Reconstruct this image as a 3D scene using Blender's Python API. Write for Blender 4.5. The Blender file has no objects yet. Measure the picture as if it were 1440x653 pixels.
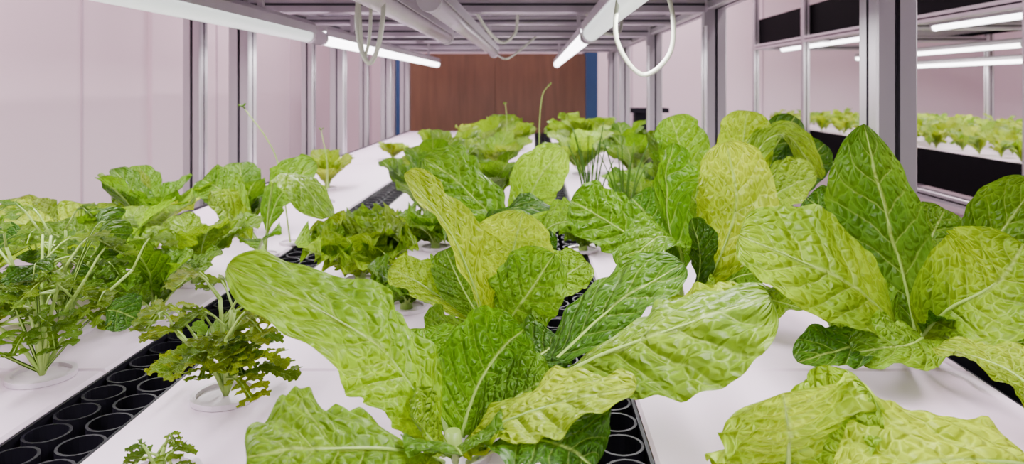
import bpy, math, random
from mathutils import Vector, Matrix, noise

TZ = 0.9          # height of the growing tray above the room floor
sc = bpy.context.scene
random.seed(7)

# ------------------------------------------------------------------ materials
def new_mat(name):
    m = bpy.data.materials.new(name); m.use_nodes = True
    nt = m.node_tree
    for n in list(nt.nodes): nt.nodes.remove(n)
    out = nt.nodes.new('ShaderNodeOutputMaterial')
    return m, nt, out

def simple(name, col, rough=0.5, metal=0.0, emis=None, estr=0.0, spec=0.5, nscale=0, namt=0.0, bump=0.0, stretch=(1,1,1)):
    m, nt, out = new_mat(name)
    p = nt.nodes.new('ShaderNodeBsdfPrincipled')
    p.inputs['Base Color'].default_value = (*col, 1)
    p.inputs['Roughness'].default_value = rough
    p.inputs['Metallic'].default_value = metal
    p.inputs['Specular IOR Level'].default_value = spec
    if emis:
        p.inputs['Emission Color'].default_value = (*emis, 1)
        p.inputs['Emission Strength'].default_value = estr
    if nscale:
        tc = nt.nodes.new('ShaderNodeTexCoord')
        mp = nt.nodes.new('ShaderNodeMapping'); mp.inputs['Scale'].default_value = stretch
        nz = nt.nodes.new('ShaderNodeTexNoise'); nz.inputs['Scale'].default_value = nscale
        nz.inputs['Detail'].default_value = 4
        nt.links.new(tc.outputs['Object'], mp.inputs[0]); nt.links.new(mp.outputs[0], nz.inputs['Vector'])
        mx = nt.nodes.new('ShaderNodeMix'); mx.data_type = 'RGBA'
        mx.inputs[6].default_value = (*[c*(1-namt) for c in col], 1)
        mx.inputs[7].default_value = (*[min(1, c*(1+namt)) for c in col], 1)
        nt.links.new(nz.outputs[0], mx.inputs[0]); nt.links.new(mx.outputs[2], p.inputs['Base Color'])
        if bump:
            b = nt.nodes.new('ShaderNodeBump'); b.inputs['Strength'].default_value = bump
            b.inputs['Distance'].default_value = 0.004
            nt.links.new(nz.outputs[0], b.inputs['Height']); nt.links.new(b.outputs[0], p.inputs['Normal'])
    nt.links.new(p.outputs[0], out.inputs[0])
    return m

def math_node(nt, op, a, b=None, c=None, clamp=False):
    n = nt.nodes.new('ShaderNodeMath'); n.operation = op; n.use_clamp = clamp
    for i, v in enumerate((a, b, c)):
        if v is None: continue
        if isinstance(v, (int, float)): n.inputs[i].default_value = v
        else: nt.links.new(v, n.inputs[i])
    return n.outputs[0]

NV = 8.0; VK = 0.2
def leaf_material():
    m, nt, out = new_mat('leaf_green')
    L = nt.links
    uv = nt.nodes.new('ShaderNodeUVMap')
    sep = nt.nodes.new('ShaderNodeSeparateXYZ'); L.new(uv.outputs[0], sep.inputs[0])
    at = nt.nodes.new('ShaderNodeAttribute'); at.attribute_name = 'tint'
    tc = nt.nodes.new('ShaderNodeTexCoord')
    nz = nt.nodes.new('ShaderNodeTexNoise'); nz.inputs['Scale'].default_value = 24; nz.inputs['Detail'].default_value = 2
    L.new(tc.outputs['Object'], nz.inputs['Vector'])
    s = math_node(nt, 'ABSOLUTE', math_node(nt, 'MULTIPLY_ADD', sep.outputs[0], 2.0, -1.0))
    t = sep.outputs[1]
    ph = math_node(nt, 'MULTIPLY', math_node(nt, 'SUBTRACT', t, math_node(nt, 'MULTIPLY', s, VK)), NV)
    ph = math_node(nt, 'ADD', ph, math_node(nt, 'MULTIPLY', sep.outputs[0], .5))
    ph = math_node(nt, 'ADD', ph, math_node(nt, 'MULTIPLY_ADD', nz.outputs[0], 0.6, -.3))
    pp = math_node(nt, 'PINGPONG', ph, 0.5)
    def ramp(src, a, b):
        mr = nt.nodes.new('ShaderNodeMapRange'); mr.interpolation_type = 'SMOOTHSTEP'
        mr.inputs['From Min'].default_value = a; mr.inputs['From Max'].default_value = b
        mr.inputs['To Min'].default_value = 1; mr.inputs['To Max'].default_value = 0
        L.new(src, mr.inputs['Value']); return mr.outputs[0]
    side = math_node(nt, 'MULTIPLY', ramp(pp, 0, .07), math_node(nt, 'SUBTRACT', 1.0, math_node(nt, 'MULTIPLY', s, 0.75)))
    sidew = ramp(pp, 0, .30)
    mid = ramp(s, 0.01, .06)
    vo = nt.nodes.new('ShaderNodeTexVoronoi'); vo.feature = 'DISTANCE_TO_EDGE'; vo.inputs['Scale'].default_value = 1
    mp = nt.nodes.new('ShaderNodeMapping'); mp.inputs['Scale'].default_value = (12, 20, 1)
    nzd = nt.nodes.new('ShaderNodeTexNoise'); nzd.inputs['Scale'].default_value = 7
    L.new(uv.outputs[0], nzd.inputs['Vector'])
    vm = nt.nodes.new('ShaderNodeVectorMath'); vm.operation = 'MULTIPLY_ADD'
    vm.inputs[1].default_value = (.08, .08, 0); L.new(nzd.outputs['Color'], vm.inputs[0]); L.new(uv.outputs[0], vm.inputs[2])
    L.new(vm.outputs[0], mp.inputs[0]); L.new(mp.outputs[0], vo.inputs['Vector'])
    net = ramp(vo.outputs['Distance'], 0, .11)
    dome = ramp(vo.outputs['Distance'], 0, .42)
    vein = math_node(nt, 'MAXIMUM', math_node(nt, 'MULTIPLY', side, .7), mid)
    nz2 = nt.nodes.new('ShaderNodeTexNoise'); nz2.inputs['Scale'].default_value = 12; nz2.inputs['Detail'].default_value = 4
    L.new(tc.outputs['Object'], nz2.inputs['Vector'])
    hsv = nt.nodes.new('ShaderNodeHueSaturation'); L.new(at.outputs['Color'], hsv.inputs['Color'])
    L.new(math_node(nt, 'MULTIPLY_ADD', nz2.outputs[0], -0.05, 0.523), hsv.inputs['Hue'])
    L.new(math_node(nt, 'MULTIPLY_ADD', nz2.outputs[0], 1.4, 0.3), hsv.inputs['Value'])
    mxn = nt.nodes.new('ShaderNodeMix'); mxn.data_type = 'RGBA'
    hl = nt.nodes.new('ShaderNodeHueSaturation'); hl.inputs['Value'].default_value = 1.6; hl.inputs['Saturation'].default_value = 0.98
    L.new(hsv.outputs[0], hl.inputs['Color'])
    L.new(math_node(nt, 'MULTIPLY', net, 0.55), mxn.inputs[0]); L.new(hsv.outputs[0], mxn.inputs[6]); L.new(hl.outputs[0], mxn.inputs[7])
    mxv = nt.nodes.new('ShaderNodeMix'); mxv.data_type = 'RGBA'
    mxv.inputs[7].default_value = (0.42, 0.57, 0.13, 1)
    L.new(math_node(nt, 'MULTIPLY', vein, 0.55), mxv.inputs[0]); L.new(mxn.outputs[2], mxv.inputs[6])
    bp = nt.nodes.new('ShaderNodeBump'); bp.inputs['Strength'].default_value = 1.0; bp.inputs['Distance'].default_value = 0.0038
    h = math_node(nt, 'ADD', math_node(nt, 'MULTIPLY', vein, -.35), math_node(nt, 'MULTIPLY', dome, -0.65))
    h = math_node(nt, 'ADD', h, math_node(nt, 'MULTIPLY', sidew, -0.65))
    h = math_node(nt, 'ADD', h, math_node(nt, 'MULTIPLY', nz.outputs[0], .35))
    L.new(h, bp.inputs['Height'])
    p = nt.nodes.new('ShaderNodeBsdfPrincipled'); p.inputs['Roughness'].default_value = 0.38
    p.inputs['Specular IOR Level'].default_value = 0.28
    L.new(mxv.outputs[2], p.inputs['Base Color']); L.new(bp.outputs[0], p.inputs['Normal'])
    tr = nt.nodes.new('ShaderNodeBsdfTranslucent'); L.new(bp.outputs[0], tr.inputs['Normal'])
    h2 = nt.nodes.new('ShaderNodeHueSaturation'); h2.inputs['Value'].default_value = 1.8; h2.inputs['Saturation'].default_value = 1.1
    L.new(mxv.outputs[2], h2.inputs['Color']); L.new(h2.outputs[0], tr.inputs['Color'])
    ms = nt.nodes.new('ShaderNodeMixShader'); ms.inputs[0].default_value = 0.28
    L.new(p.outputs[0], ms.inputs[1]); L.new(tr.outputs[0], ms.inputs[2]); L.new(ms.outputs[0], out.inputs[0])
    return m

M_leaf = leaf_material()
M_stem = simple('leaf_stalk', (0.30, 0.46, 0.08), 0.4, nscale=40, namt=0.2)
M_cup = simple('net_cup_white', (0.72, 0.62, 0.71), 0.3, nscale=30, namt=0.1)
M_foam = simple('foam_board_white', (0.82, 0.65, 0.80), 0.5, nscale=6, namt=0.05, bump=0.05)
M_black = simple('black_plastic', (0.006, 0.005, 0.010), 0.5, spec=.2, nscale=20, namt=0.3)
M_matte = simple('black_panel', (0.0025, 0.002, 0.003), 0.8, spec=.05, nscale=20, namt=0.3)
M_alu = simple('aluminium_profile', (0.56, 0.53, 0.56), 0.36, 0.75, nscale=8, namt=0.15, stretch=(1, 1, 0.1))
M_alud = simple('aluminium_slot', (0.10, 0.09, 0.11), 0.5, 0.5, nscale=8, namt=0.1)
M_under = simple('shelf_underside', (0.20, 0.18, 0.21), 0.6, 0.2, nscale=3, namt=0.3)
M_wall = simple('painted_panel_pink_white', (0.88, 0.72, 0.77), 0.6, nscale=1.2, namt=0.04)
M_seam = simple('panel_seam', (0.62, 0.50, 0.56), 0.6, nscale=4, namt=0.1)
M_floor = simple('floor_vinyl', (0.40, 0.36, 0.39), 0.4, nscale=3, namt=0.15)
M_wood = simple('brown_wood', (0.14, 0.062, 0.030), 0.5, nscale=5, namt=0.4, stretch=(6, 1, 0.6))
M_blue = simple('blue_trim', (0.010, 0.048, 0.14), 0.5, nscale=5, namt=0.2)
M_lit = simple('lit_tube', (1, 1, 1), 0.4, emis=(1, 0.97, 1.0), estr=9.0)
M_litn = simple('dim_tube_diffuser', (0.85, 0.9, 0.88), 0.3, emis=(0.92, 1.0, 0.96), estr=1.1)
M_off = simple('unlit_tube_diffuser', (0.62, 0.58, 0.62), 0.2, nscale=10, namt=0.1)
M_house = simple('lamp_housing', (0.60, 0.57, 0.60), 0.35, 0.3, nscale=10, namt=0.1)
M_hose = simple('clear_hose', (0.50, 0.54, 0.41), 0.3, nscale=20, namt=0.1)

# ------------------------------------------------------------------ mesh builder
class MB:
    def __init__(s): s.v=[]; s.f=[]; s.mi=[]; s.uv=[]; s.t=[]; s.sm=[]
    def vert(s, p, tint=(0.5,0.5,0.5)): s.v.append(tuple(p)); s.t.append(tint); return len(s.v)-1
    def face(s, idx, mi=0, uv=None, sm=False):
        s.f.append(tuple(idx)); s.mi.append(mi); s.uv.append(uv or [(0,0)]*len(idx)); s.sm.append(sm)
    def box(s, x0,x1,y0,y1,z0,z1, mi=0):
        i=len(s.v)
        for z in (z0,z1):
            for (x,y) in ((x0,y0),(x1,y0),(x1,y1),(x0,y1)): s.vert((x,y,z))
        for q in ((0,3,2,1),(4,5,6,7),(0,1,5,4),(1,2,6,5),(2,3,7,6),(3,0,4,7)): s.face([i+k for k in q],mi)
    def prism(s, poly, origin, ax, ay, az, length, mi=0, mifn=None):
        """extrude a 2D polygon along az"""
        i=len(s.v); n=len(poly)
        for k in (0,length):
            for (a,b) in poly: s.vert(origin+ax*a+ay*b+az*k)
        for j in range(n):
            s.face([i+j,i+(j+1)%n,i+n+(j+1)%n,i+n+j], mifn(j) if mifn else mi)
        s.face([i+j for j in range(n)][::-1],mi); s.face([i+n+j for j in range(n)],mi)
    def tube(s, pts, r0, r1, mi=0, seg=8, tint=(0.5,0.5,0.5), n=16, flat=1.0):
        P=[spline(pts,k/n) for k in range(n+1)]
        prev=None; i=len(s.v)
        for k,p in enumerate(P):
            T=(P[min(k+1,n)]-P[max(k-1,0)]).normalized()
            if prev is None:
                a=Vector((0,0,1)) if abs(T.z)<0.9 else Vector((1,0,0))
                prev=a
            B=T.cross(prev).normalized(); N=B.cross(T).normalized(); prev=N
            r=r0+(r1-r0)*k/n
            for j in range(seg):
                an=2*math.pi*j/seg
                s.vert(p+B*math.cos(an)*r+N*math.sin(an)*r*flat,tint)
        for k in range(n):
            for j in range(seg):
                s.face([i+k*seg+j,i+k*seg+(j+1)%seg,i+(k+1)*seg+(j+1)%seg,i+(k+1)*seg+j],mi,sm=True)
        s.face([i+j for j in range(seg)][::-1],mi); s.face([i+n*seg+j for j in range(seg)],mi)
    def ring(s, c, r, rin, h, mi=0, seg=24, inner_depth=0.0):
        i=len(s.v)
        prof=[(r,0),(r,h),(rin,h),(rin,-inner_depth)]
        for (rr,z) in prof:
            for j in range(seg):
                a=2*math.pi*j/seg; s.vert((c[0]+rr*math.cos(a),c[1]+rr*math.sin(a),c[2]+z))
        for q in range(3):
            for j in range(seg):
                s.face([i+q*seg+j,i+q*seg+(j+1)%seg,i+(q+1)*seg+(j+1)%seg,i+(q+1)*seg+j],mi,sm=False)
        s.face([i+3*seg+j for j in range(seg)],mi)
    def obj(s, name, mats, loc=(0,0,TZ)):
        me=bpy.data.meshes.new(name); me.from_pydata(s.v,[],s.f)
        for m in mats: me.materials.append(m)
        me.polygons.foreach_set('material_index',s.mi)
        me.polygons.foreach_set('use_smooth',s.sm)
        uvl=me.uv_layers.new(name='UVMap')
        flat=[c for q in s.uv for p in q for c in p]
        uvl.data.foreach_set('uv',flat)
        ca=me.color_attributes.new('tint','FLOAT_COLOR','POINT')
        ca.data.foreach_set('color',[c for t in s.t for c in (*t,1.0)])
        me.update()
        o=bpy.data.objects.new(name,me); o.location=loc; sc.collection.objects.link(o)
        return o

def spline(pts, t):
    n=len(pts)-1
    x=t*n; k=min(int(x),n-1); u=x-k
    p1=pts[k]; p2=pts[k+1]
    p0=pts[k-1] if k>0 else p1*2-p2
    p3=pts[k+2] if k+2<=n else p2*2-p1
    return 0.5*((2*p1)+(p2-p0)*u+(2*p0-5*p1+4*p2-p3)*u*u+(-p0+3*p1-3*p2+p3)*u*u*u)

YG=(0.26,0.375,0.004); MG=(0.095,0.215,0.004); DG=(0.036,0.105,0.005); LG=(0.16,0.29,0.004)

def leaf(mb, pts, hw, nrm, tint=MG, tp=0.14, cup=0.25, wave=0.15, puck=0.10, nt=34, ns=18, rib=0.003, lobe=0.0, nl=6, sweep=0.25, a=0.85, b=0.5, freq=2.6, fold=0.0):
    pts=[Vector(p)/100 for p in pts]; hw/=100
    nrm=Vector(nrm).normalized()
    ph=random.uniform(0,6.28); ph2=random.uniform(0,6.28)
    f0=random.uniform(0.80,1.16); f1=random.uniform(.92,1.08)
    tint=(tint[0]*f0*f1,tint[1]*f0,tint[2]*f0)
    mx=(a/(a+b))**a*(b/(a+b))**b
    base=len(mb.v)
    for i in range(nt+1):
        t=i/nt
        t=1-(1-t)**1.25
        c=spline(pts,t); d=(spline(pts,min(1,t+0.02))-spline(pts,max(0,t-0.02))).normalized()
        B=d.cross(nrm)
        if B.length<1e-3: B=d.cross(Vector((0.3,0.2,1)))
        B.normalize(); N=B.cross(d).normalized()
        x=max(0,(t-tp)/(1-tp))
        w=hw*((x**a)*((1-x)**b)/mx) if x<1 else 0
        w0=w
        if lobe: w*=1-lobe+lobe*abs(math.sin(math.pi*nl*t))**0.8
        else: w*=1+0.03*math.sin(19*t+ph)+0.018*math.sin(47*t+ph2)
        w=max(w,hw*0.09*(1-.5*t) if t<0.97 else hw*0.01)
        for j in range(ns+1):
            s=-1+2*j/ns; A=abs(s)
            z=cup*w0*(A**1.7)
            z+=wave*w0*A*A*math.sin(freq*6.283*t+ph+(1.9 if s>0 else 0))
            z+=0.4*wave*w0*A**3*math.sin(freq*2.3*6.283*t+ph2+(2.5 if s>0 else 0))
            if nt>24: z+=0.22*wave*w0*A**4*math.sin(freq*4.1*6.283*t+ph*3+(1.2 if s>0 else 0))
            if puck:
                q=abs(math.sin(math.pi*((t-VK*A)*NV+.25*(s+1)+.25*noise.noise(Vector((s*2,t*4,ph))))))
                z+=puck*w0*(q**0.8)*min(1,A*5)*(1-0.4*A)
                z+=puck*w0*.45*noise.noise(Vector((s*4,t*8,ph2)))
            z+=fold*w0*A
            pn=c*28+Vector((s*1.3,ph,0)); z+=0.11*w0*noise.noise(pn)
            xx=s*w*(1-0.10*cup*A)
            p=c+B*xx+N*z+d*(sweep*w0*A*A*0.5 if not lobe else sweep*w0*A)
            mb.vert(p,tint)
    for i in range(nt):
        for j in range(ns):
            q=[base+i*(ns+1)+j, base+i*(ns+1)+j+1, base+(i+1)*(ns+1)+j+1, base+(i+1)*(ns+1)+j]
            t0=1-(1-i/nt)**1.25; t1=1-(1-(i+1)/nt)**1.25
            uv=[(j/ns,t0),((j+1)/ns,t0),((j+1)/ns,t1),(j/ns,t1)]
            mb.face(q,0,uv,True)
    k=5
    mb.tube([spline(pts,i/k*0.95)-N*.0004 for i in range(k+1)], rib, 0.0004, 1, seg=7, n=14, flat=0.7)

def cup_ring(mb, x, y, r=0.028):
    mb.ring((x,y,0.0005), r, r*0.84, 0.005, 2, inner_depth=-.0015)

PLANT_MATS=[M_leaf,M_stem,M_cup]
def plant_obj(name, base, leaves, ring=True, r=0.028):
    mb=MB()
    for L in leaves: leaf(mb,**L)
    if ring: cup_ring(mb,base[0]/100,base[1]/100,r)
    mb.tube([Vector((base[0]/100,base[1]/100,0.001)),Vector((base[0]/100,base[1]/100,0.02))],0.009,0.006,1,n=2)
    return mb.obj(name,PLANT_MATS)

def Lf(pts,hw,n,tint=MG,**k): return dict(pts=pts,hw=hw,nrm=n,tint=tint,**k)

# ------------------------------------------------------------------ foreground pak choi plants
plant_obj('pak_choi_plant',(-6.5,60),[
 Lf([(-7,59,1.2),(-9.8,57,7.3),(-13.2,55,11.8),(-21.5,52,17.4)],4.4,(.25,-.5,.85),LG,tp=.06,wave=.13,cup=.08,fold=-.08,rib=.0032,nt=64,ns=34,a=.5,b=.5,puck=.12),
 Lf([(-5,62,1),(3.5,60.5,7.0),(10,58.5,10.4),(18.2,57,13.8)],5.0,(-.25,-.42,.88),LG,tp=.34,wave=.13,cup=.0,fold=-.42,rib=.0036,nt=64,ns=34,a=.5,b=.38,puck=.12),
 Lf([(-5,63,1),(2,66,5.6),(7.5,68,9.8),(14,69,13.4)],3.6,(-.1,-.4,.9),(.06,.155,.005),tp=.25,cup=.1,nt=40,ns=22),  # rear leaf: shading put into the tint, darker than the leaves in front
 Lf([(-5,63,1),(7,64,5.5),(14,63,8.5),(18.8,62,11.5)],4.2,(-.3,-.6,.8),YG,tp=.4,cup=.1,nt=40,ns=22),
 Lf([(-6.5,58,1.2),(-3,55,4.6),(1.5,52,7.6),(6.8,49,9.9)],3.5,(0,-.35,1),YG,tp=.06,cup=.1,fold=-.1,nt=56,ns=30,wave=.18,a=.6),  # front leaf: shading put into the tint, kept brighter
 Lf([(-6,61,1),(-4.8,62,4.5),(-2.8,63,7.4),(-.8,63,9.2)],4.2,(.05,-1,.4),MG,tp=.02,cup=.4,nt=56,ns=32,a=.5,b=.4,puck=.16),
 Lf([(-7,57,1),(-9.5,50,5.4),(-13,46,7.4),(-17.0,43.8,8.0)],4.6,(.1,-.4,.9),MG,tp=.06,cup=.05,fold=-.12,nt=62,ns=34,a=.55,b=.42,wave=.18),
 Lf([(-5,57,1),(-1,52,5),(2,49,6),(4.0,48,5.2)],3.8,(0,-.3,1),DG,tp=.05),  # dark green leaf, with the shade under the others put into its tint
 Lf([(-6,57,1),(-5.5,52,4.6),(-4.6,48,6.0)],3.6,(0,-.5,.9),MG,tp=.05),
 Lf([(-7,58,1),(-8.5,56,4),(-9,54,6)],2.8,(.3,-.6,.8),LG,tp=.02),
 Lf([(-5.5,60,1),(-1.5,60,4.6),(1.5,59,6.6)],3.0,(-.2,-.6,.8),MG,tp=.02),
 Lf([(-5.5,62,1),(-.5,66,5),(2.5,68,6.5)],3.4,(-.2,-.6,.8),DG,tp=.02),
 Lf([(-7,61,1),(-9,65,5),(-10,67,8)],3.4,(.2,-.7,.7),MG,tp=.02),
],r=.032)

plant_obj('pak_choi_plant',(-5,85),[
 Lf([(-5,84,1),(-6.2,79,8),(-8.9,77,15.2),(-13.2,76,21)],2.6,(.9,-.45,.2),YG,tp=.08,cup=.5,wave=.18,b=.38,a=.5,nt=48,ns=22,rib=.003),
 Lf([(-5,86,1),(-3.5,87,7),(-2.3,87,11),(-1.2,86,15.2)],4.8,(0,-.9,.4),YG,nt=44,ns=24,puck=.14),
 Lf([(-5,84,1),(-2.5,81,4.5),(-.4,80,7.7),(2.3,80,11.8)],4.2,(-.2,-.9,.4),MG,tp=.05,nt=44,ns=24,puck=.22),
 Lf([(-5,86,1),(-12.3,85,6.8),(-16.5,85,9.0)],2.8,(0,-.5,.9),LG),
 Lf([(-5,86,1),(-8,86,6),(-10.5,88,10.5)],3.0,(.1,-.7,.7),MG),
 Lf([(-4,86,1),(2,88,6),(6.5,90,8.6)],3.4,(0,-.6,.8),LG),
 Lf([(-4,87,1),(-1,92,9),(1,94,12)],3.4,(0,-.8,.5),DG),
 Lf([(-5,84,1),(-8,79,3.5),(-11,76,4.5)],3.0,(.1,-.5,.8),MG),
 Lf([(-5,84,1),(-2,78,3),(1,76,4.5)],3.0,(.1,-.5,.8),MG),
 Lf([(-5,86,1),(-10,90,4),(-14,92,7)],3.2,(.1,-.5,.8),LG),
])
plant_obj('pak_choi_plant',(-4,112),[
 Lf([(-4,111,1),(-5.5,108,9),(-9.6,105,15.2),(-15.4,104,19.8)],4.8,(.35,-.75,.7),MG,puck=.24,nt=48,ns=26,cup=.05),
 Lf([(-4,113,1),(-1.5,115,9),(.5,115,15),(4.6,115,20.2)],4.2,(-.2,-.9,.4),LG,cup=.1,puck=.12),
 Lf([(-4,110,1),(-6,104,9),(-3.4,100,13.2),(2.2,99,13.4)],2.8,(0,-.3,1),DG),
 Lf([(-4,113,1),(-9,112,8),(-14,111,10)],3.6,(.2,-.6,.8),MG),
 Lf([(-3,113,1),(2,113,8),(6,110,10)],3.6,(-.2,-.6,.8),MG),
 Lf([(-3,111,1),(-2,107,6),(0,104,8)],3.4,(-.2,-.6,.8),DG),
 Lf([(-4,111,1),(-8,107,5),(-11,104,7)],3.4,(.2,-.6,.8),LG),
])
plant_obj('pak_choi_plant',(20,98),[
 Lf([(21,97,1),(23.3,93,8),(25.2,92,15.5),(24,92,23)],4.9,(-.1,-1,.2),YG,cup=.15,wave=.07,nt=48,ns=26,b=.5,a=.8,puck=.05),
 Lf([(20,97,1),(18.3,96,8),(16.9,95,16.8),(18,95,22.6)],3.6,(.6,-.85,.2),MG,cup=.5,nt=44,ns=24,wave=.16,puck=.14),
 Lf([(19,97,1),(18.5,92,9),(15,88,12),(10.2,86,8.5)],3.6,(-.2,-.5,.8),MG,cup=.2),
 Lf([(20,96,1),(20.5,91,8),(19,89,14)],2.4,(.5,-.9,.3),DG,cup=.4),
 Lf([(19,98,1),(14,96,9),(9.1,95,12.8),(4.8,95,15.2)],4.4,(.1,-.85,.6),MG,puck=.24,nt=48,ns=26,cup=.05),
 Lf([(21,96,1),(25,92,6),(29,88,8)],3.2,(0,-.6,.8),MG),
 Lf([(21,97,1),(27,90,4),(31.5,85,4.3)],3.4,(0,-.5,.9),LG,wave=.3),
 Lf([(20,99,1),(17,103,10),(14,105,14)],4,(0,-.9,.5),DG),
 Lf([(20,97,1),(15,92,5),(12,89,6)],3.4,(0,-.9,.5),MG),
 Lf([(20,96,1),(19,90,4),(20,86,5.5)],3.4,(0,-.7,.7),LG),
 Lf([(20,97,1),(25,97,9),(28,97,13)],3.6,(-.1,-.9,.5),MG),
])
plant_obj('pak_choi_plant',(43,84),[
 Lf([(42,83,1.2),(35,77,7.6),(28.8,75.5,11.4),(21.4,77,14.4)],6.1,(.1,-.75,.65),LG,tp=.10,cup=.2,wave=.06,nt=64,ns=36,rib=.0045,b=.42,a=.65,puck=.06),
 Lf([(44,85,1),(43,86,8),(40.5,86,17),(38,85,25.6)],5.9,(-.78,-.6,.2),(.052,.135,.006),tp=.06,cup=.45,wave=.06,nt=52,ns=28,rib=.003,b=.7,a=.7,puck=.05),  # upright leaf: its shaded, backlit side is put into the dark tint
 Lf([(43,83,1),(43,77,6.5),(45.8,73,10.5),(47.8,72,14.6)],6.0,(-.5,-.75,.45),LG,tp=.06,cup=.4,wave=.05,nt=50,ns=28,rib=.004,puck=.05,b=.42),
 Lf([(42,82,1),(39.5,75,4.4),(36,72,4.6),(31,72,4.0)],3.4,(0,-.5,.9),LG,cup=.2,wave=.2),
 Lf([(45,85,1),(53,87,10),(58,85,19)],4.4,(-.5,-.8,.3),MG),
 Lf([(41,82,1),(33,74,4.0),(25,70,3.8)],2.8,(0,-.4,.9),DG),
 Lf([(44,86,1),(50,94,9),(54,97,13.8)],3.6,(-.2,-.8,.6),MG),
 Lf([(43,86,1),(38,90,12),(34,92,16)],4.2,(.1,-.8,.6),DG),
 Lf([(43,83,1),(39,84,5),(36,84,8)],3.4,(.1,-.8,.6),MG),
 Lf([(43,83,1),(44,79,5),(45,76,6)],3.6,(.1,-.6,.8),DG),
 Lf([(42,84,1),(36,83,3.5),(31,82,5)],3.6,(.1,-.6,.8),MG,wave=.3),
 Lf([(43,82,1),(47,76,3.5),(50,72,5)],3.4,(-.1,-.6,.8),MG),
],r=.034)
plant_obj('pak_choi_plant',(18.5,54),[
 Lf([(18.5,54,.6),(18.3,53,3.5),(17.8,51.8,6.4),(17.2,51,8.8)],6.3,(-.05,-.8,.6),YG,tp=.01,cup=.12,wave=.17,a=.5,b=.38,nt=56,ns=34,rib=.004,puck=.07),
 Lf([(18.5,54,.6),(20.8,53,5.2),(23.5,51.5,8.6)],3.4,(-.2,-.7,.7),LG,tp=.02,cup=.2),
])
plant_obj('pak_choi_plant',(38,54),[
 Lf([(38,53,1),(33,49.5,4.6),(25.5,48,5.4),(20.2,48,3.8)],4.6,(0,-.35,.95),YG,tp=.06,cup=.1,fold=-.05,nt=58,ns=32,rib=.0038,puck=.09),
 Lf([(38,55,1),(39,57,5.5),(38,60,7.2),(35.5,65,7.0)],2.8,(0,-.3,.95),YG,tp=.1),
 Lf([(39,54,1),(43,52,7),(46,50,9)],4.0,(-.2,-.5,.8),LG),
])
plant_obj('pak_choi_plant',(33,128),[
 Lf([(33,127,1),(34,126,10),(35.4,125,19.5),(36,125,25.8)],4.8,(0,-1,.2),YG,cup=.15),
 Lf([(33,128,1),(36,124,16),(41,122,22),(46.5,119,15)],3.0,(0,-.5,.9),LG),
 Lf([(34,128,1),(40,130,15),(46,130,24.6)],4.0,(-.1,-.9,.4),DG),
 Lf([(33,127,1),(38,118,12),(43,112,16.5)],4.2,(-.1,-.8,.6),LG),
 Lf([(32,129,1),(27,130,16),(24,130,24.6)],4.8,(.1,-.95,.3),MG),
 Lf([(34,129,1),(44,128,13),(50,127,20)],4.2,(-.3,-.8,.4),DG),
 Lf([(33,128,1),(28,122,9),(24,119,14)],4.2,(.1,-.8,.6),MG),
 Lf([(33,128,1),(33,120,8),(34,116,12)],4.2,(0,-.8,.6),LG),
 Lf([(33,128,1),(38,122,6),(43,119,8)],4.2,(0,-.8,.6),MG),
])
# left hand pak choi / mustard
plant_obj('pak_choi_plant',(-47.5,130),[
 Lf([(-47,130,1),(-44,125,13.5),(-38,118,15.2),(-31,112,10)],3.0,(.1,-.4,.9),LG,tp=.3,fold=-.3,cup=0),
 Lf([(-47.5,130,1),(-46,131,8),(-43,130,12.5),(-38,130,16.2)],4.2,(-.2,-.8,.5),MG),
 Lf([(-48,131,1),(-55,133,10),(-60,134,13)],4.0,(.2,-.7,.6),MG),
 Lf([(-48,129,1),(-50,123,8),(-52,118,11)],4.0,(.1,-.7,.7),LG),
 Lf([(-48,129,1),(-44,120,5),(-42,114,6)],3.4,(0,-.6,.8),MG),
])

def rand_plant(name, x, y, n=8, L=13, W=4, seed=0, tint=None, lift=.75, nt=20, ns=10, wave=.18, puck=.11, tp=.16, ring=True):
    rs=random.Random(seed*31+5); leaves=[]
    for i in range(n):
        az=i*2.4+rs.uniform(-.4,.4); l=L*rs.uniform(.7,1.12)
        el=lift*rs.uniform(.65,1.25)
        ex=math.cos(az); ey=math.sin(az)
        r1=l*.45*math.cos(el*1.2); z1=l*.5*math.sin(min(1.5,el*1.2))
        r2=r1+l*.5*math.cos(el*.75); z2=z1+l*.5*math.sin(el*.75)
        tt=tint or rs.choice([YG,MG,LG,LG,MG])
        f=rs.uniform(.65,1.2); tt=tuple(c*f for c in tt)
        leaves.append(Lf([(x+ex*.5,y+ey*.5,1),(x+ex*r1,y+ey*r1,max(1.5,z1)),(x+ex*r2,y+ey*r2,max(1.5,z2))],W*rs.uniform(.8,1.15),(-ex*.6,-ey*.6-.15,.75),tt,nt=nt,ns=ns,wave=wave,puck=puck,tp=tp,rib=.0025))
    return plant_obj(name,(x,y),leaves,ring)

rand_plant('pak_choi_plant',-62,108,11,16,3.6,1,nt=30,ns=14)
rand_plant('pak_choi_plant',-51,112,10,13,3.6,2,nt=30,ns=14,tint=LG)
rand_plant('pak_choi_plant',-76,98,9,15,3.4,3,nt=30,ns=14)
rand_plant('pak_choi_plant',-64,85,9,11.5,3.2,45,nt=30,ns=14,tint=YG)
rand_plant('pak_choi_plant',-49,96,9,11.5,3.0,46,nt=30,ns=14,tint=MG,lift=.9)
rand_plant('pak_choi_plant',-70,134,11,18,3.8,4,lift=.95)
rand_plant('pak_choi_plant',-59,150,9,16,3.6,44,lift=.95,tint=MG)
rand_plant('pak_choi_plant',-77,118,10,16,3.6,41,lift=.8)
def lettuce(x,y,L,seed,n=12,tint=None): return rand_plant('lettuce_plant',x,y,n,L,L*.42,seed,tint or LG,.75,28,18,.38,.12,.06)
lettuce(-26.5,113,12,11,17,LG)
lettuce(-17,99,7.5,12,12,MG)
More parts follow.
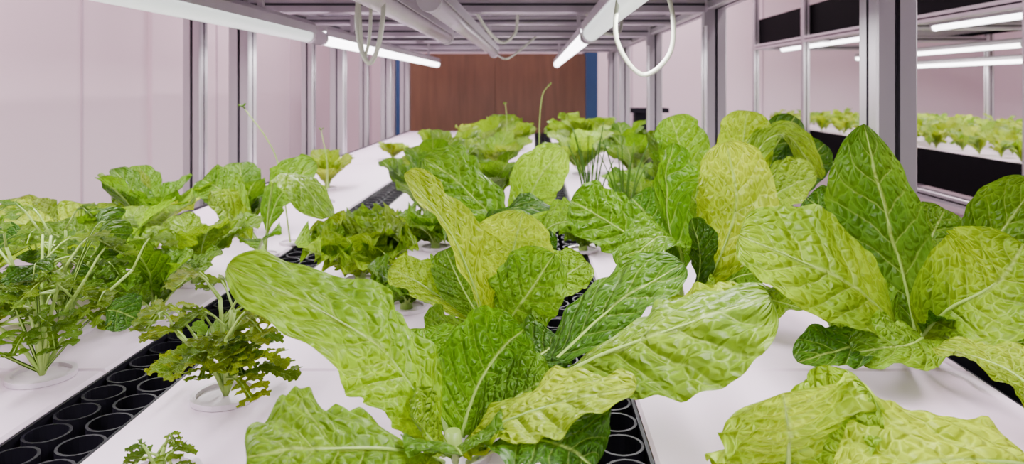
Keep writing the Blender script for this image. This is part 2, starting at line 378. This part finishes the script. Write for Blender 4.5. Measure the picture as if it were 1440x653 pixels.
lettuce(-31,140,9,13,12,LG)
lettuce(-18,136,10,14,13,MG)
lettuce(9,134,8,15,12,MG)
for k,(x,y,L,W,sd,lift,tt) in enumerate([
 (-22,158,19,4.4,21,1.0,MG),(-10,180,17,4.2,22,.95,MG),(-26,195,19,4.5,23,.95,None),(-12,235,18,4.5,24,.95,LG),
 (-27,255,18,5,25,.95,LG),(-20,300,19,5,26,.95,LG),(-8,345,16,5,27,.9,LG),(-28,360,17,5,28,.9,YG),
 (24,165,13,4,30,.85,MG),(34,185,19,4.5,31,.95,MG),(16,250,17,5,32,.95,LG),(32,235,18,5,33,.9,MG),
 (20,300,18,5,34,.95,LG),(36,290,18,5,35,.9,MG),(14,355,17,6,36,.9,LG),(33,360,17,6,37,.9,LG),
 (-60,215,12,3.2,38,.95,YG),(-57,300,9,3,39,.8,YG),(22,420,16,6,40,.9,LG),(-18,420,16,6,42,.9,LG)]):
    rand_plant('pak_choi_plant',x,y,11,L,W,sd,tt,lift,18,8)

# scallions
def scallion(x,y,n,h,seed):
    rs=random.Random(seed); mb=MB()
    for i in range(n):
        dx=rs.uniform(-4,4); dy=rs.uniform(-3,3); hh=h*rs.uniform(.7,1.1)
        P=[Vector(p)/100 for p in [(x+dx*.2,y+dy*.2,.2),(x+dx*.6,y+dy*.6,hh*.6),(x+dx*1.3,y+dy,hh)]]
        mb.tube(P,.0028,.0009,0,seg=6,n=8,tint=DG)
    cup_ring(mb,x/100,y/100)
    mb.obj('scallion_plant',PLANT_MATS)
scallion(12,152,9,21,1); scallion(18,146,9,20,2); scallion(14,190,7,18,3)
def stalk(name,pts,r=.0018,bud=True):
    mb=MB(); P=[Vector(p)/100 for p in pts]
    mb.tube(P,r,r*.5,1,seg=6,n=10)
    if bud:
        rs=random.Random(int(pts[0][1]))
        for i in range(6):
            e=P[-1]; q=e+Vector((rs.uniform(-1,1),rs.uniform(-1,1),rs.uniform(-.6,1)))*.007
            mb.tube([e,(e+q)/2,q],.001,.0016,0,seg=5,n=3,tint=MG)
    cup_ring(mb,P[0].x,P[0].y,.02)
    mb.obj(name,PLANT_MATS)
stalk('flower_stalk',[(2,240,.3),(2,240,18),(3,240,27),(5.2,240,30.2)])
stalk('flower_stalk',[(-9,250,.3),(-9,250,18),(-9.5,250,24)])
stalk('flower_stalk',[(-46,140,.3),(-48,140,14),(-50.5,140,20),(-55,140,26)])
stalk('flower_stalk',[(-53,190,.3),(-53,190,10),(-54.5,190,18.5)])

# crown daisy (feathery, pinnately lobed leaves on thin stems)
def feather(mb,s0,az,l,rise,tint,rs):
    """one pinnate leaf: thin rachis with paired toothed leaflets"""
    ex,ey=math.cos(az),math.sin(az)
    P=[Vector(s0),Vector((s0[0]+ex*l*.5,s0[1]+ey*l*.5,s0[2]+l*rise)),Vector((s0[0]+ex*l,s0[1]+ey*l,s0[2]+l*(rise*.9-.2)))]
    mb.tube([p/100 for p in P],.0013,.0006,1,seg=5,n=6)
    leaf(mb,[tuple(P[0]),tuple(P[1]),tuple(P[2])],l*.08,(-ex*.3,-ey*.3-.3,.85),tint,tp=.3,lobe=.4,nl=6,sweep=.5,nt=20,ns=4,puck=0,rib=.0006,a=.4,b=.3)
    for k in range(1,5):
        t=.28+.17*k; c=spline(P,min(t,.97)); ll=l*(.26+.15*math.sin(math.pi*(k/5)))
        for sgn in (-1,1):
            a2=az+sgn*rs.uniform(.65,1.0)
            e=(c.x+math.cos(a2)*ll,c.y+math.sin(a2)*ll,c.z+ll*rs.uniform(-.1,.3))
            m=((c.x+e[0])/2,(c.y+e[1])/2,(c.z+e[2])/2+ll*.1)
            leaf(mb,[tuple(c),m,e],ll*.29,(-ex*.3,-ey*.3-.5,.8),tint,tp=.02,lobe=.5,nl=3,sweep=.6,nt=14,ns=4,cup=.15,wave=.12,puck=0,rib=.0005,a=.6,b=.3)
    e=P[-1]; leaf(mb,[tuple(spline(P,.86)),tuple(e),(e.x+ex*l*.2,e.y+ey*l*.2,e.z+l*.04)],l*.14,(-ex*.3,-ey*.3-.3,.85),tint,tp=.02,lobe=.45,nl=3,sweep=.5,nt=16,ns=6,puck=0,rib=.0005,a=.6,b=.3)
def daisy(x,y,h,r,n,seed,tint=MG,round_leaves=0,ll=1.0,nq=4,lo=.42):
    rs=random.Random(seed); mb=MB()
    for i in range(n):
        az=i*2.4+rs.uniform(-.5,.5); rr=r*rs.uniform(.25,1); hh=h*rs.uniform(.65,1.05)*(1-.25*(rr/r))
        ex,ey=math.cos(az),math.sin(az)
        Q=[Vector((x,y,.3)),Vector((x+ex*rr*.2,y+ey*rr*.2,hh*.42)),Vector((x+ex*rr*.6,y+ey*rr*.6,hh*.85))]
        mb.tube([p/100 for p in Q],.0026,.0014,1,seg=6,n=8)
        for q in range(nq):
            a2=az+q*2.4+rs.uniform(-.5,.5)
            c=spline(Q,lo+(1-lo)*q/(nq-1))
            f=rs.uniform(.75,1.3); tt=tuple(v*f for v in rs.choice([tint,tint,MG,LG]))
            feather(mb,tuple(c),a2,rs.uniform(4.4,6.8)*ll*(1 if q<nq-1 else .75),rs.uniform(.05,.5) if q<nq-1 else .7,tt,rs)
    for i in range(round_leaves):
        az=rs.uniform(0,6.28); rr=r*rs.uniform(.3,.8); hh=h*rs.uniform(.3,.8)
        ex,ey=math.cos(az),math.sin(az)
        leaf(mb,[(x,y,.5),(x+ex*rr*.6,y+ey*rr*.6,hh),(x+ex*rr,y+ey*rr,hh*.95)],2.2,(0,-.7,.7),DG,tp=.6,cup=.2,nt=20,ns=10,rib=.0012,a=.5)
    cup_ring(mb,x/100,y/100,.032)
    mb.obj('crown_daisy_plant',PLANT_MATS)
daisy(-50.5,76,18.5,14,8,3,LG,8)
daisy(-29.5,71,12,7.5,10,9,YG,0,.8,4,.3)
daisy(-28.5,56,3.2,2.2,4,8,LG,0,.35,3)
daisy(-57,90,16,10,6,16,MG,3)

# ------------------------------------------------------------------ tray: foam boards and black cup strips
def board(x0,x1,y0,y1):
    mb=MB(); b=.003
    i=len(mb.v)
    for (e,z) in ((0,-.025),(0,-b),(b,0)):
        for (x,y) in ((x0+e,y0+e),(x1-e,y0+e),(x1-e,y1-e),(x0+e,y1-e)): mb.vert((x,y,z))
    for k in (0,4):
        for j in range(4): mb.face([i+k+j,i+k+(j+1)%4,i+k+4+(j+1)%4,i+k+4+j])
    mb.face([i,i+3,i+2,i+1]); mb.face([i+8,i+9,i+10,i+11])
    mb.obj('foam_grow_board',[M_foam])
YS=[-.3,.78,1.80,2.82,3.84,4.86]
for (x0,x1) in ((-.813,-.451),(-.362,.007),(.098,.459)):
    for a,b in zip(YS[:-1],YS[1:]): board(x0,x1,a+.001,b-.001)

def strip(x0,x1,cols):
    mb=MB()
    mb.box(x0,x1,-.3,4.86,-.08,-.06,0)
    mb.box(x0,x0+.003,-.3,4.86,-.06,-.003,0); mb.box(x1-.003,x1,-.3,4.86,-.06,-.003,0)
    y=.35
    while y<4.8:
        for ci,cx in enumerate(cols):
            yy=y+(.0215 if ci%2 else 0)
            seg=20 if y<1.6 else 10
            mb.ring((cx,yy,-.058),.0195,.0170,.052,0,seg=seg,inner_depth=-.012)
        y+=.043
    mb.obj('black_cup_tray',[M_black])
strip(-.45,-.363,(-.428,-.385)); strip(.008,.097,(.031,.075)); strip(.46,.495,())

# ------------------------------------------------------------------ aluminium racks
def slot_profile(s, g=.008, d=.010):
    h=s/2; c=.003
    pts=[]
    def side(rot):
        base=[(-h+c,-h),(-g/2,-h),(-g/2,-h+d),(g/2,-h+d),(g/2,-h),(h-c,-h)]
        ca,sa=math.cos(rot),math.sin(rot)
        return [(x*ca-y*sa,x*sa+y*ca) for x,y in base]
    for k in range(4): pts+=side(k*math.pi/2)
    return pts
def prof_mi(j): return 1 if (j%6) in (1,2,3) else 0
X3,Y3,Z3=Vector((1,0,0)),Vector((0,1,0)),Vector((0,0,1))
def post(mb,x,y,s,z0,z1): mb.prism(slot_profile(s),Vector((x,y,z0)),X3,Y3,Z3,z1-z0,0,prof_mi)
def beam_y(mb,x,z,s,y0,y1): mb.prism(slot_profile(s),Vector((x,y0,z)),-X3,Z3,Y3,y1-y0,0,prof_mi)
def beam_x(mb,y,z,s,x0,x1): mb.prism(slot_profile(s),Vector((x0,y,z)),Y3,Z3,X3,x1-x0,0,prof_mi)

mb=MB()
PY=[.04,1.10,2.16,3.22,4.28,4.9]
for y in PY[1:]:
    post(mb,.527,y,.06,-TZ,1.2); post(mb,-.849,y,.06,-TZ,1.2)
    mb.box(.485,.497,y-.06,y-.03,.47,.51,0); mb.box(-.819,-.807,y-.06,y-.03,.47,.51,0)
for x in (.527,-.849):
    beam_y(mb,x,.545,.05,-.3,4.93); beam_y(mb,x,-.13,.05,-.3,4.93)
for y in (.57,1.10,1.63,2.16,2.69,3.22,3.75,4.28,4.86):
    s=.05 if any(abs(y-p)<.01 for p in PY) else .032
    beam_x(mb,y,.535,s,-.82,.50)
    beam_x(mb,y,-.13,.05,-.82,.50)
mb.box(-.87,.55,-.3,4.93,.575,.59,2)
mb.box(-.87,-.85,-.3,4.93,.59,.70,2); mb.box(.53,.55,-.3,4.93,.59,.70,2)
mb.box(-.815,.50,-.3,4.86,-.104,-.081,3)
mb.box(-.818,-.815,-.3,4.86,-.104,.004,3)
mb.box(.497,.4995,-.3,4.86,-.104,.0,3)
mb.obj('shelving_rack',[M_alu,M_alud,M_under,M_black])

mb=MB()
for y in (2.10,3.16,4.2,5.0):
    post(mb,-.96,y,.05,-TZ,1.2)
beam_y(mb,-.96,.56,.04,1.9,5.0)
mb.obj('pipe_support_frame',[M_alu,M_alud])

mb=MB()
for x in (1.82,3.05):
    for y in (1.65,2.70,3.85,4.95,6.05):
        post(mb,x,y,.045,-TZ,1.2)
for (z0,z1) in ((-.17,0),(.64,.84)):
    mb.box(1.85,1.875,1.6,6.1,z0,z1,1); mb.box(3.0,3.02,1.6,6.1,z0,z1,1)
    mb.box(1.876,2.999,1.6,6.1,z0+.02,z1-.05,2)
    for y in (1.65,2.70,3.85,4.95,6.05): beam_x(mb,y,z0-.03,.04,1.84,3.03)
    beam_y(mb,1.82,z0-.03,.04,1.6,6.1)
mb.box(1.88,2.99,1.6,6.1,-.04,-.004,3)
mb.box(1.6,2.99,1.6,6.1,-.62,-.60,3)
mb.box(1.5,1.6,1.6,6.1,-.72,-.60,0)
mb.obj('shelving_rack',[M_alu,M_matte,M_under,M_foam])

mb=MB(); rs=random.Random(4)
y=1.9
while y<6.0:
    for x in (1.95,2.13,2.31,2.5,2.7,2.88):
        xx=x*100+rs.uniform(-4,4); yy=y*100+rs.uniform(-4,4)
        for i in range(9):
            az=i*2.4+rs.uniform(-.6,.6); l=rs.uniform(6,13.5); ex,ey=math.cos(az),math.sin(az)
            leaf(mb,[(xx,yy,0),(xx+ex*l*.3,yy+ey*l*.3,l*rs.uniform(.35,.7)),(xx+ex*l*.75,yy+ey*l*.75,l*rs.uniform(.35,.95))],2.6,(-ex*.6,-ey*.6,.75),rs.choice([YG,LG,YG]),nt=7,ns=4,rib=.002,wave=.3)
    y+=.15
mb.obj('seedling_bed',PLANT_MATS)

# ------------------------------------------------------------------ tube lamps
def area(name, loc, sx, sy, power, col, parent=None, rot=(0,0,0)):
    l=bpy.data.lights.new(name,'AREA'); l.shape='RECTANGLE'; l.size=sx; l.size_y=sy; l.energy=power; l.color=col
    o=bpy.data.objects.new(name,l); o.location=loc; o.rotation_euler=rot; sc.collection.objects.link(o)
    if parent:
        o.parent=parent; o.matrix_parent_inverse=Matrix.Translation(parent.location).inverted()
    return o
def tube_lamp(x,z,y0,y1,mat,power=0,r=.017,hang=True):
    mb=MB()
    mb.tube([Vector((x,y0+.02,z)),Vector((x,(y0+y1)/2,z)),Vector((x,y1-.02,z))],r,r,0,seg=20,n=4)
    hx=r+.004
    poly=[(-hx,.006),(-hx,.026),(-hx*.6,.036),(hx*.6,.036),(hx,.026),(hx,.006),(hx-.003,.006),(hx-.003,.020),(-hx+.003,.020),(-hx+.003,.006)]
    mb.prism(poly,Vector((x,y0+.005,z)),-X3,Z3,Y3,y1-y0-.01,1)
    for ye in (y0,y1-.022):
        mb.tube([Vector((x,ye,z)),Vector((x,ye+.022,z))],r+.003,r+.003,1,seg=20,n=1)
    if hang:
        for q in (.15,.85):
            yy=y0+(y1-y0)*q
            mb.box(x-.006,x+.006,yy-.006,yy+.006,z+.034,.575,1)
    o=mb.obj('tube_lamp',[mat,M_house])
    if power:
        area('tube_light',(x,(y0+y1)/2,TZ+z-r-.003),.03,y1-y0-.06,power,(1,.96,.98),o)
    return o
PW=19.0
tube_lamp(-.585,.43,-.35,1.93,M_litn,PW); tube_lamp(-.585,.43,2.02,4.5,M_lit,PW)
tube_lamp(.143,.43,-.35,1.85,M_litn,PW,r=.019); tube_lamp(.143,.43,1.95,4.5,M_lit,PW)
tube_lamp(-.235,.43,.2,2.0,M_off,0); tube_lamp(-.17,.44,1.2,3.2,M_off,0)
for (x,z) in ((2.0,.59),(2.6,.52),(2.9,.45)):
    tube_lamp(x,z,1.7,3.7,M_lit,11.0,hang=False); tube_lamp(x,z,3.9,5.95,M_lit,11.0,hang=False)

def hose(pts,r=.0035,name='plastic_hose'):
    mb=MB(); mb.tube([Vector(p)/100 for p in pts],r,r,0,seg=10,n=60); return mb.obj(name,[M_hose])
hose([(14.8,110,51.5),(12.6,110,43),(12.5,110,36.5),(16,109,31.6),(20,109,34.5),(20.8,110,40),(19.3,110,46),(17.6,110,51.5)])
hose([(-23.5,110,51.5),(-26,110,43),(-25.9,110,36.5),(-24.1,109,33.3),(-22.6,109,37),(-22.4,110,44),(-24.5,110,51.5)])
hose([(-27,110,51.5),(-24.5,110,46),(-24.3,110,38),(-25.2,110,34.6),(-25.8,110,40),(-26.2,110,51.5)],.0025)
hose([(-17,215,52),(-14,230,47),(-10,240,44),(-6,240,47),(-5,240,53)],.005)
hose([(14,215,53),(20,225,47),(26,230,46),(28,235,50),(27,235,53)],.005)
hose([(-17,318,45),(-12,300,41),(-8,310,43),(2,321,52)],.004)

# ------------------------------------------------------------------ background furniture and room
mb=MB()
y0=5.55
mb.box(-.94,.385,y0,y0+.4,-TZ,.54,0)
mb.box(-.945,-.285-.001,y0-.018,y0-.001,-.85,.52,0); mb.box(-.285+.001,.39,y0-.018,y0-.001,-.85,.52,0)
mb.box(-1.03,-.946,y0-.03,y0+.42,-TZ,.56,1); mb.box(.391,.48,y0-.03,y0+.42,-TZ,.56,1)
mb.box(-.30,-.29,y0-.03,y0-.018,-.1,.0,2); mb.box(-.28,-.27,y0-.03,y0-.018,-.1,.0,2)
mb.obj('wooden_cabinet',[M_wood,M_blue,M_alu])

mb=MB(); mb.box(.68,.82,4.95,5.05,-.9,.12,0); mb.box(.60,.90,4.9,5.1,.12,.15,0); mb.obj('black_equipment_stand',[M_black])

RX0,RX1,RY0,RY1,RH=-1.75,4.2,-1.5,6.8,2.7
def roombox(name,b,mats,extra=None):
    mb=MB(); mb.box(*b,0)
    if extra: extra(mb)
    return mb.obj(name,mats,(0,0,0))
roombox('floor',(RX0,RX1,RY0,RY1,-.1,0),[M_floor])
roombox('ceiling',(RX0,RX1,RY0,RY1,RH,RH+.1),[M_wall])
def seams_left(mb):
    y=.42
    while y<6.7:
        mb.box(RX0,RX0+.005,y,y+.010,0,RH,1); mb.box(RX0,RX0+.02,y+.5,y+.72,0,RH,0); y+=1.22
roombox('wall_left',(RX0-.1,RX0,RY0,RY1,0,RH),[M_wall,M_seam],seams_left)
def seams_back(mb):
    x=-1.5
    while x<4.1:
        mb.box(x,x+.012,RY1-.008,RY1,0,RH,1); x+=1.2
roombox('wall_back',(RX0,RX1,RY1,RY1+.1,0,RH),[M_wall,M_seam],seams_back)
roombox('wall_right',(RX1,RX1+.1,RY0,RY1,0,RH),[M_wall])

for i,(x,y) in enumerate(((-1.2,1.6),(1.15,.6),(1.15,3.2),(-1.3,4.4),(1.2,5.8))):  # unseen overhead fixtures, added with area lights as room fill
    mb=MB(); mb.box(x-.1,x+.1,y-.55,y+.55,RH-.06,RH-.002,0); mb.box(x-.12,x+.12,y-.57,y+.57,RH-.02,RH-.001,1)
    o=mb.obj('added_ceiling_fill',[M_house,M_house],(0,0,0))
    area('ceiling_fill_area',(x,y,RH-.065),.18,1.0,40,(1,.83,.91),o)

w=bpy.data.worlds.new('World'); sc.world=w; w.use_nodes=True
w.node_tree.nodes['Background'].inputs[0].default_value=(1.0,.86,.94,1)
w.node_tree.nodes['Background'].inputs[1].default_value=.25

# ------------------------------------------------------------------ camera
cam=bpy.data.cameras.new('camera'); co=bpy.data.objects.new('camera',cam); sc.collection.objects.link(co)
co.location=(0,0,TZ+.3); co.rotation_euler=(math.radians(90),0,0)
cam.sensor_width=36; cam.lens=26; cam.shift_x=-30/1440; cam.shift_y=-206/1440
cam.clip_start=.02
cam.dof.use_dof=True; cam.dof.focus_distance=.72; cam.dof.aperture_fstop=10
sc.camera=co
